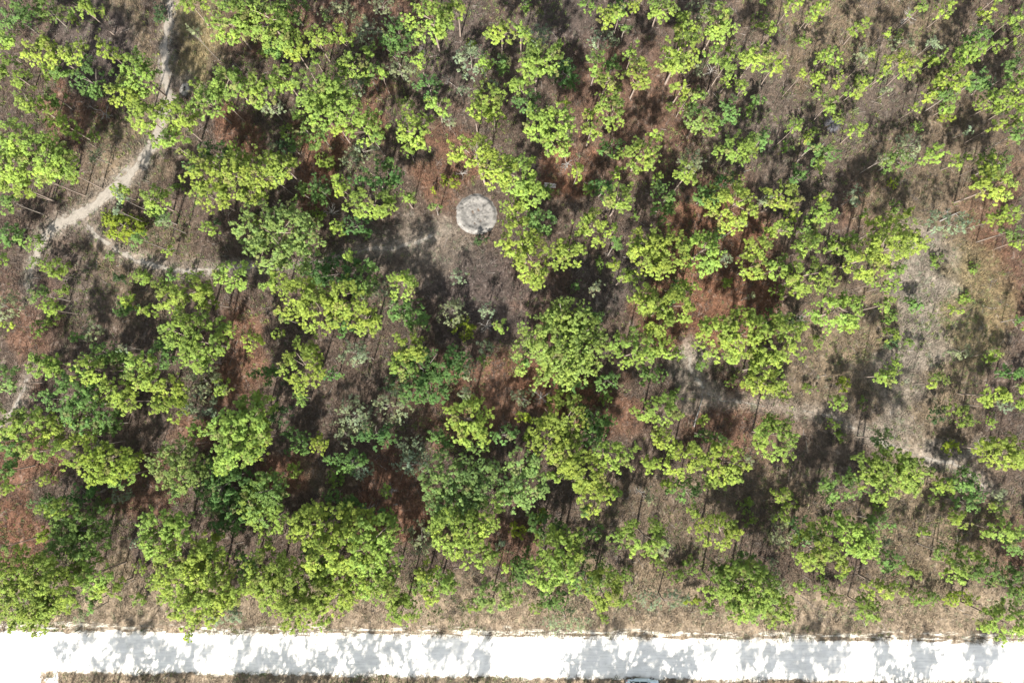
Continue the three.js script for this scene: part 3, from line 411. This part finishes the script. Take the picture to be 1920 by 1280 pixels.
// ------------------------------------------------------------------ bare grey trees, fallen limbs
function bare(u, v, size, label, opt = {}) {
  const r = rng(900 + u * 3 + v), h = opt.h ?? size * 1.1, p = at(u, v, 0), t = thing(opt.name ?? 'bare_tree', label, opt.cat ?? 'dead tree', V(p.x, groundY(p.x, p.z), p.z), opt.group);
  const flat = opt.flat, top = flat ? V(Math.cos(opt.a) * size, .25, Math.sin(opt.a) * size) : V((r() - .5) * .6, h, (r() - .5) * .6), pts = [];
  for (let i = 0; i <= 4; i++) { const q = i / 4; pts.push(V(top.x * q + (r() - .5) * .12, Math.max(.06, top.y * q + (flat ? .08 : -.1 * (i === 0))), top.z * q + (r() - .5) * .12)); }
  const r0 = opt.r ?? .035 + .016 * size; part('trunk', limbGeometry(pts, r0, r0 * .35, 7), BARK.dead, t);
  const nb = opt.n ?? 7;
  for (let k = 0; k < nb; k++) {
    const q = .3 + .65 * r(), i = Math.min(3, Math.floor(q * 4)), b0 = pts[i].clone().lerp(pts[i + 1], q * 4 - i), a = r() * 6.28, l = size * (.28 + .35 * r()) * (flat ? .6 : 1), gs = [];
    const d = V(Math.cos(a), flat ? .15 + .3 * r() : .25 + .5 * r(), Math.sin(a)).normalize(), m = b0.clone().addScaledVector(d, l * .5).add(V((r() - .5) * .15 * l, .05, (r() - .5) * .15 * l)), e = b0.clone().addScaledVector(d, l).add(V((r() - .5) * .3 * l, .1 * l * (r() - .3), (r() - .5) * .3 * l));
    m.y = Math.max(m.y, .06); e.y = Math.max(e.y, .06);
    gs.push(limbGeometry([b0, m, e], r0 * .5, r0 * .14, 5));
    for (let w = 0; w < 3; w++) { const s0 = m.clone().lerp(e, r()), a2 = a + (r() - .5) * 2.4, e2 = s0.clone().add(V(Math.cos(a2) * l * .4, l * .2 * (r() - .2), Math.sin(a2) * l * .4)); e2.y = Math.max(.05, e2.y); gs.push(limbGeometry([s0, e2], r0 * .2, r0 * .08, 4)); }
    part('branch', mergeGeometries(gs), BARK.dead, t);
  }
  return t;
}
bare(205, 222, 2.6, 'silvery bare tree with forked limbs between the two western trails', { n: 8 });
bare(1063, 312, 2.4, 'bleached bare tree with angular limbs above rusty litter near the white board', { n: 8, r: .11 });
bare(1103, 352, 1.6, 'small bleached bare tree beside dark oaks and rusty litter', { n: 6 });
bare(745, 945, 1.0, 'short whitish broken stump standing among parallel trunk shadows', { name: 'tree_stump', cat: 'stump', n: 1, r: .14 });
bare(738, 915, 2.2, 'pale bare leaning tree among parallel trunk shadows', { n: 6 });
bare(1012, 747, 2.1, 'white bare tree with many crooked twigs south of the large round tree', { n: 10, r: .09 });
bare(1168, 482, 2.0, 'whitish fallen branch lying on brown soil near two pines', { name: 'fallen_branch', cat: 'branch', flat: 1, a: .2, n: 5 });
bare(1330, 140, 2.4, 'grey bare tree below a clump of slender pines', { n: 9 });
bare(1690, 45, 2.6, 'dark grey bare tree tangled beside the grey scrub oak', { n: 11 });
bare(1490, 600, 2.6, 'grey bare tree over a dark thicket at the edge of the open grass', { n: 10 });
bare(1195, 918, 2.2, 'grey bare shrub-like tree with a dark tangle of twigs', { n: 11 });
bare(790, 112, 2.0, 'grey twiggy bare tree on the dark shaded floor', { n: 10 });
bare(915, 615, 2.4, 'silvery bare tree on the edge of the dark shaded clearing', { n: 9 });
bare(625, 402, 2.2, 'bleached twiggy dead tree on bare ground beside dark oak', { n: 11 });
bare(840, 155, 1.6, 'pale bare sapling beside the deep green oak', { n: 8 });
bare(1545, 268, 2.2, 'crooked grey fallen limb by the withered palmetto', { name: 'fallen_branch', cat: 'branch', flat: 1, a: 2.3, n: 4 });
bare(1300, 800, 4.2, 'long straight grey fallen trunk lying over pale sandy soil', { name: 'fallen_log', cat: 'log', flat: 1, a: -1.25, n: 1, r: .13 });
bare(1760, 415, 3.4, 'pale fallen pine trunk across the dark twiggy thicket', { name: 'fallen_log', cat: 'log', flat: 1, a: -.42, n: 3, r: .12 });
bare(868, 330, 1.8, 'grey twiggy brush beside pines north of the sand patch', { n: 10 });
{ // withered palmetto: a rosette of grey folded fans
  const p = at(1560, 234), t = thing('withered_palmetto', 'grey withered palmetto, a rosette of dead fans over bare soil', 'palmetto', V(p.x, groundY(p.x, p.z), p.z)), r = rng(61), m = new THREE.MeshStandardMaterial({ color: new THREE.Color(.062, .062, .072), roughness: 1, side: THREE.DoubleSide });
  for (let k = 0; k < 13; k++) {
    const a = k / 13 * 6.28 + (r() - .5) * .2, L = 1.35 + .4 * r(), gs = [];
    for (let b = -3; b <= 3; b++) { const w = a + b * .055, tip = V(Math.cos(w) * L * (1 - Math.abs(b) * .03), .1 + .25 * r(), Math.sin(w) * L), mid = V(Math.cos(w) * L * .5, .5 + .15 * r(), Math.sin(w) * L * .5), sx = -Math.sin(w) * .028, sz = Math.cos(w) * .028;
      const g = new THREE.BufferGeometry(); g.setAttribute('position', new THREE.Float32BufferAttribute([0, .3, 0, mid.x - sx, mid.y, mid.z - sz, mid.x + sx, mid.y, mid.z + sz, mid.x - sx, mid.y, mid.z - sz, tip.x, tip.y, tip.z, mid.x + sx, mid.y, mid.z + sz], 3)); g.computeVertexNormals(); gs.push(g); }
    part('frond', mergeGeometries(gs), m, t);
  }
  part('stem', limbGeometry([V(0, -.1, 0), V(.02, .2, 0), V(0, .38, .02)], .14, .07, 8), BARK.dead, t);
}
{ // white board lying on the litter, burrow with its sand apron
  const p = at(1031, 347), b = thing('white_board', 'weathered white board lying on rusty needle litter under pine shadows', 'board', V(p.x, groundY(p.x, p.z) + .01, p.z)); b.rotation.y = -.12;
  const wm = new THREE.MeshStandardMaterial({ map: sandTex(128, [.42, .38, .345], .1), roughness: .8 }), g = new RoundedBoxGeometry(1.75, .08, .32, 2, .02);
  const a = part('plank', g, wm, b); a.position.set(0, .05, .17); const c = part('plank', g, wm, b); c.position.set(.03, .06, -.17); c.rotation.y = .02;
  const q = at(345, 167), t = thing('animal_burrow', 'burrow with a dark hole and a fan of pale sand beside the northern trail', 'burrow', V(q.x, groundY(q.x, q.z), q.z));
  const P = [], I = [], C = [], N = 28, M = 8, r = rng(8);
  for (let i = 0; i <= M; i++) for (let k = 0; k < N; k++) { const w = k / N * 6.2832, e = 1 + .5 * (n2(Math.cos(w) * 1.6 + 3, Math.sin(w) * 1.6 + 3) - .5), d = i / M * e; const hole = Math.exp(-Math.pow(d / .22, 2)) * -.3; P.push(Math.cos(w) * d * .75, .16 * Math.pow(1 - i / M, .8) + hole * .9 + .02 - (i === M ? .06 : 0), Math.sin(w) * d * 1.15 + .1); const cc = .25 + .07 * (r() - .5); C.push(cc, cc * .92, cc * .82); }
  for (let i = 0; i < M; i++) for (let k = 0; k < N; k++) { const u = i * N + k, v = i * N + (k + 1) % N; I.push(u, v, u + N, v, v + N, u + N); }
  const sg = new THREE.BufferGeometry(); sg.setAttribute('position', new THREE.Float32BufferAttribute(P, 3)); sg.setAttribute('color', new THREE.Float32BufferAttribute(C, 3)); sg.setIndex(I); sg.computeVertexNormals();
  part('sand_apron', sg, new THREE.MeshStandardMaterial({ vertexColors: true, roughness: 1, side: THREE.DoubleSide }), t);
  part('hole', new THREE.SphereGeometry(.24, 14, 8).scale(1, .35, .8).translate(.12, .05, -.28), new THREE.MeshStandardMaterial({ color: new THREE.Color(.03, .025, .02), roughness: 1 }), t);  // solid dark lens on the sand, colours in the shade inside the burrow
}
{ // car parked on the far edge of the road, lengthwise
  const p = at(1203, 1282), car = thing('parked_car', 'pale blue car parked along the edge of the white sand road', 'car', V(p.x, groundY(p.x, p.z) + .02, p.z)); car.rotation.y = -.012;
  const paint = new THREE.MeshPhysicalMaterial({ color: new THREE.Color(.52, .62, .66), metalness: .15, roughness: .35, clearcoat: .8, clearcoatRoughness: .1 }), glass = new THREE.MeshPhysicalMaterial({ color: new THREE.Color(.015, .03, .035), roughness: .06, metalness: .1 }), rub = new THREE.MeshStandardMaterial({ color: new THREE.Color(.02, .02, .02), roughness: .9 }), rimM = new THREE.MeshStandardMaterial({ color: new THREE.Color(.5, .5, .52), metalness: .8, roughness: .35 });
  const sh = new THREE.Shape(); sh.moveTo(-2.2, .3); sh.lineTo(-2.22, .62); sh.quadraticCurveTo(-2.15, .84, -1.9, .9); sh.lineTo(-1.1, .97); sh.lineTo(1.0, .98); sh.quadraticCurveTo(1.8, .93, 2.12, .78); sh.quadraticCurveTo(2.24, .6, 2.2, .32); sh.lineTo(1.75, .3); sh.absarc(1.38, .32, .37, 0, Math.PI, false); sh.lineTo(-.98, .3); sh.absarc(-1.35, .32, .37, 0, Math.PI, false); sh.lineTo(-2.2, .3);
  const ex = (s, w, bv) => { const g = new THREE.ExtrudeGeometry(s, { depth: w - 2 * bv, bevelEnabled: true, bevelThickness: bv, bevelSize: bv * .6, bevelSegments: 4, curveSegments: 12 }); g.translate(0, 0, -(w - 2 * bv) / 2); return g; };
  const round = g => { const a = g.attributes.position; for (let i = 0; i < a.count; i++) a.setZ(i, a.getZ(i) * (1 - .3 * Math.pow(Math.abs(a.getX(i)) / 2.25, 4) - .12 * Math.pow(clamp((a.getY(i) - .6) / .4), 2))); g.computeVertexNormals(); return g; };
  part('body', round(ex(sh, 1.84, .14)), paint, car);
  const cb = new THREE.Shape(); cb.moveTo(-1.75, .94); cb.lineTo(-1.15, 1.42); cb.quadraticCurveTo(-.3, 1.5, .3, 1.42); cb.lineTo(1.15, .95); cb.lineTo(-1.75, .94);
  const cg = ex(cb, 1.56, .1); { const a = cg.attributes.position; for (let i = 0; i < a.count; i++) { const k = clamp((a.getY(i) - .94) / .5); a.setZ(i, a.getZ(i) * (1 - .2 * k)); } cg.computeVertexNormals(); }
  part('cabin', cg, glass, car);
  part('roof', new RoundedBoxGeometry(1.5, .07, 1.2, 3, .03).translate(-.42, 1.475, 0), paint, car);
  for (const s of [-1, 1]) {
    for (const [x, l] of [[-1.42, .62], [.78, .66], [-.45, .5]]) { const pl = part('pillar', new RoundedBoxGeometry(.08, l, .05, 2, .02), paint, car); pl.position.set(x, 1.2, s * .72); pl.rotation.set(s * -.28, 0, x < -1 ? -.9 : x > 0 ? 1.05 : 0); }
    const mi = part('mirror', new RoundedBoxGeometry(.2, .14, .2, 3, .05), paint, car); mi.position.set(.78, 1.0, s * .98);
    const hd = part('headlight', new RoundedBoxGeometry(.2, .16, .42, 3, .05), new THREE.MeshPhysicalMaterial({ color: new THREE.Color(.7, .72, .74), roughness: .1, clearcoat: 1 }), car); hd.position.set(2.08, .68, s * .62);
    const tl = part('taillight', new RoundedBoxGeometry(.12, .2, .34, 3, .05), new THREE.MeshPhysicalMaterial({ color: new THREE.Color(.35, .02, .02), roughness: .2 }), car); tl.position.set(-2.17, .72, s * .66);
    for (const x of [-1.35, 1.38]) { const w = part('wheel', new THREE.CylinderGeometry(.3, .3, .2, 28).rotateX(Math.PI / 2), rub, car); w.position.set(x, .31, s * .78); const ri = part('rim', new THREE.CylinderGeometry(.19, .19, .215, 20).rotateX(Math.PI / 2), rimM, w); }
    const dh = part('door_handle', new RoundedBoxGeometry(.2, .04, .04, 2, .015), paint, car); dh.position.set(-.55, .86, s * .9);
  }
}
// ------------------------------------------------------------------ small growth nobody could count
function scatter(name, label, cat, geo, mat, count, seed, fn) {
  const m = new THREE.InstancedMesh(geo, mat, count), r = rng(seed), M = new THREE.Matrix4(), q = new THREE.Quaternion(), e = new THREE.Euler(), col = new THREE.Color(); let n = 0, tries = 0;
  while (n < count && tries++ < count * 8) { const x = -90 + 180 * r(), z = -70 + 118 * r(), o = fn(x, z, r); if (!o) continue; q.setFromEuler(e.set(o.tilt ?? 0, r() * 6.28, 0)); M.compose(V(x, groundY(x, z) + (o.y ?? 0), z), q, V(o.s, o.s * (o.sy ?? 1), o.s)); m.setMatrixAt(n, M); m.setColorAt(n, col.setRGB(...o.c)); n++; }
  m.count = n; m.name = name; m.userData = { kind: 'stuff', label, category: cat }; m.castShadow = m.receiveShadow = true; scene.add(m); return m;
}
function tuft(n, spread, len, w, seed) { const r = rng(seed), P = []; for (let k = 0; k < n; k++) { const a = r() * 6.28, d = spread * Math.sqrt(r()), x = Math.cos(a) * d, z = Math.sin(a) * d, b = r() * 6.28, l = len * (.6 + .6 * r()), lean = .35 + .6 * r(), tx = x + Math.cos(b) * l * lean, tz = z + Math.sin(b) * l * lean, px = -Math.sin(b) * w, pz = Math.cos(b) * w; P.push(x - px, -.02, z - pz, x + px, -.02, z + pz, tx, l * .75, tz); } const g = new THREE.BufferGeometry(); g.setAttribute('position', new THREE.Float32BufferAttribute(P, 3)); g.computeVertexNormals(); return g; }
const grassMat = new THREE.MeshStandardMaterial({ roughness: 1, side: THREE.DoubleSide }), tmp = [0, 0, 0];
const off = (x, z) => { const s = roadS(x, z); return (s > -2.4 && s < 2.8) || (s > 0 && x + 3 * (n2(z * 1.3, x * .4) - .5) + (n2(x * 2, z * 2) - .5) < -65.5) || trailDist(x, z) < .15 - .75 * n2(x * 1.7, z * 1.7) || Math.hypot(x - MOUND.x, z - MOUND.z) < 3.2; };
scatter('dry_grass', 'dry tan and brown grass tufts scattered over the forest floor', 'grass', tuft(9, .24, .42, .026, 3), grassMat, 130000, 71, (x, z, r) => {
  if (off(x, z)) return null; const s = roadS(x, z); if (s < -2.9 && s > -4.2 && r() < .45) return null;
  const d = fbm(x * .3, z * .3, 3); if (r() > d * 1.5) return null; matter(x, z, tmp); const v = .55 + 1.5 * r() * r() + .2 * r(), g = r() < .15 ? 1 : 0;
  return { s: .55 + .9 * r(), sy: .6 + .6 * r(), c: [tmp[0] * v * (1 - .25 * g), tmp[1] * v * (1 + .1 * g), tmp[2] * v * (1 - .1 * g)] }; });
scatter('dead_brush', 'low grey-brown dead brush and bracken tangled over the forest floor', 'brush', tuft(16, .3, .5, .018, 14), grassMat, 11000, 74, (x, z, r) => {
  if (off(x, z) || roadS(x, z) > -5) return null; const d = fbm(x * .22 + 9, z * .22 + 60, 3); if (r() > step(.4, .7, d) + .08) return null; const v = .5 + .7 * r(), p = r() < .2 ? 1.9 : 1; return { s: .6 + 1.1 * r(), sy: .6 + .6 * r(), c: [.075 * v * p, .062 * v * p, .054 * v * p] }; });
scatter('ground_cover', 'low green weeds and seedlings dotted over the forest floor', 'weeds', tuft(14, .26, .3, .05, 9), grassMat, 16000, 72, (x, z, r) => {
  if (off(x, z)) return null; const d = fbm(x * .16 + 50, z * .16, 3); if (r() > step(.45, .72, d) + .04) return null; const v = .7 + .6 * r(), y = r();
  return { s: .5 + 1.0 * r() * r(), c: [(.07 + .08 * y) * v, (.115 + .06 * y) * v, (.03 + .02 * r()) * v] }; });
scatter('fallen_twigs', 'grey fallen twigs and sticks lying among the litter', 'twigs', new THREE.CylinderGeometry(.008, .02, 1, 4).rotateZ(Math.PI / 2).translate(0, .04, 0), new THREE.MeshStandardMaterial({ roughness: 1 }), 7000, 73, (x, z, r) => { if (off(x, z)) return null; const v = .12 + .22 * r(); return { s: .4 + 1.4 * r() * r(), sy: 1.6, c: [v, v * .9, v * .82] }; });

// ------------------------------------------------------------------ labels: look first, then what stands next to it
{
  const plants = scene.children.filter(o => o.userData.kindWord), notable = plants.concat(scene.children.filter(o => /bare_tree|stump|palmetto|white_board|burrow/.test(o.name)));
  for (const o of plants) {
    const k = o.userData, own = k.kindWord, near = [];
    for (const q of notable) { if (q === o) continue; const w = q.userData.kindWord ?? q.userData.category; if (w === own) continue; const d = o.position.distanceTo(q.position); if (d < 7.5) near.push([d, w]); }
    near.sort((a, b) => a[0] - b[0]); const by = [...new Set(near.map(n => n[1]))], first = by[0], more = by.slice(1);
    const head = `${k.size}${k.tone}${own} ${spot(o.position)}`, words = t => t.trim().split(/\s+/).length; k.label = head;
    if (first && words(`${head}, next to ${first}`) <= 16) k.label = `${head}, next to ${first}`;
    if (k.label !== head) for (const m of more) if (words(`${k.label} and ${m}`) <= 16) { k.label += ` and ${m}`; break; }
    k.group = k.label;
  }
  const count = {}; for (const o of plants) count[o.userData.label] = (count[o.userData.label] ?? 0) + 1;
  for (const o of plants) { if (count[o.userData.label] === 1) delete o.userData.group; delete o.userData.kindWord; delete o.userData.size; delete o.userData.tone; delete o.userData.tall; }
}
console.log('leaves', leafCount, 'things', seedNo);
renderer.render(scene, camera);
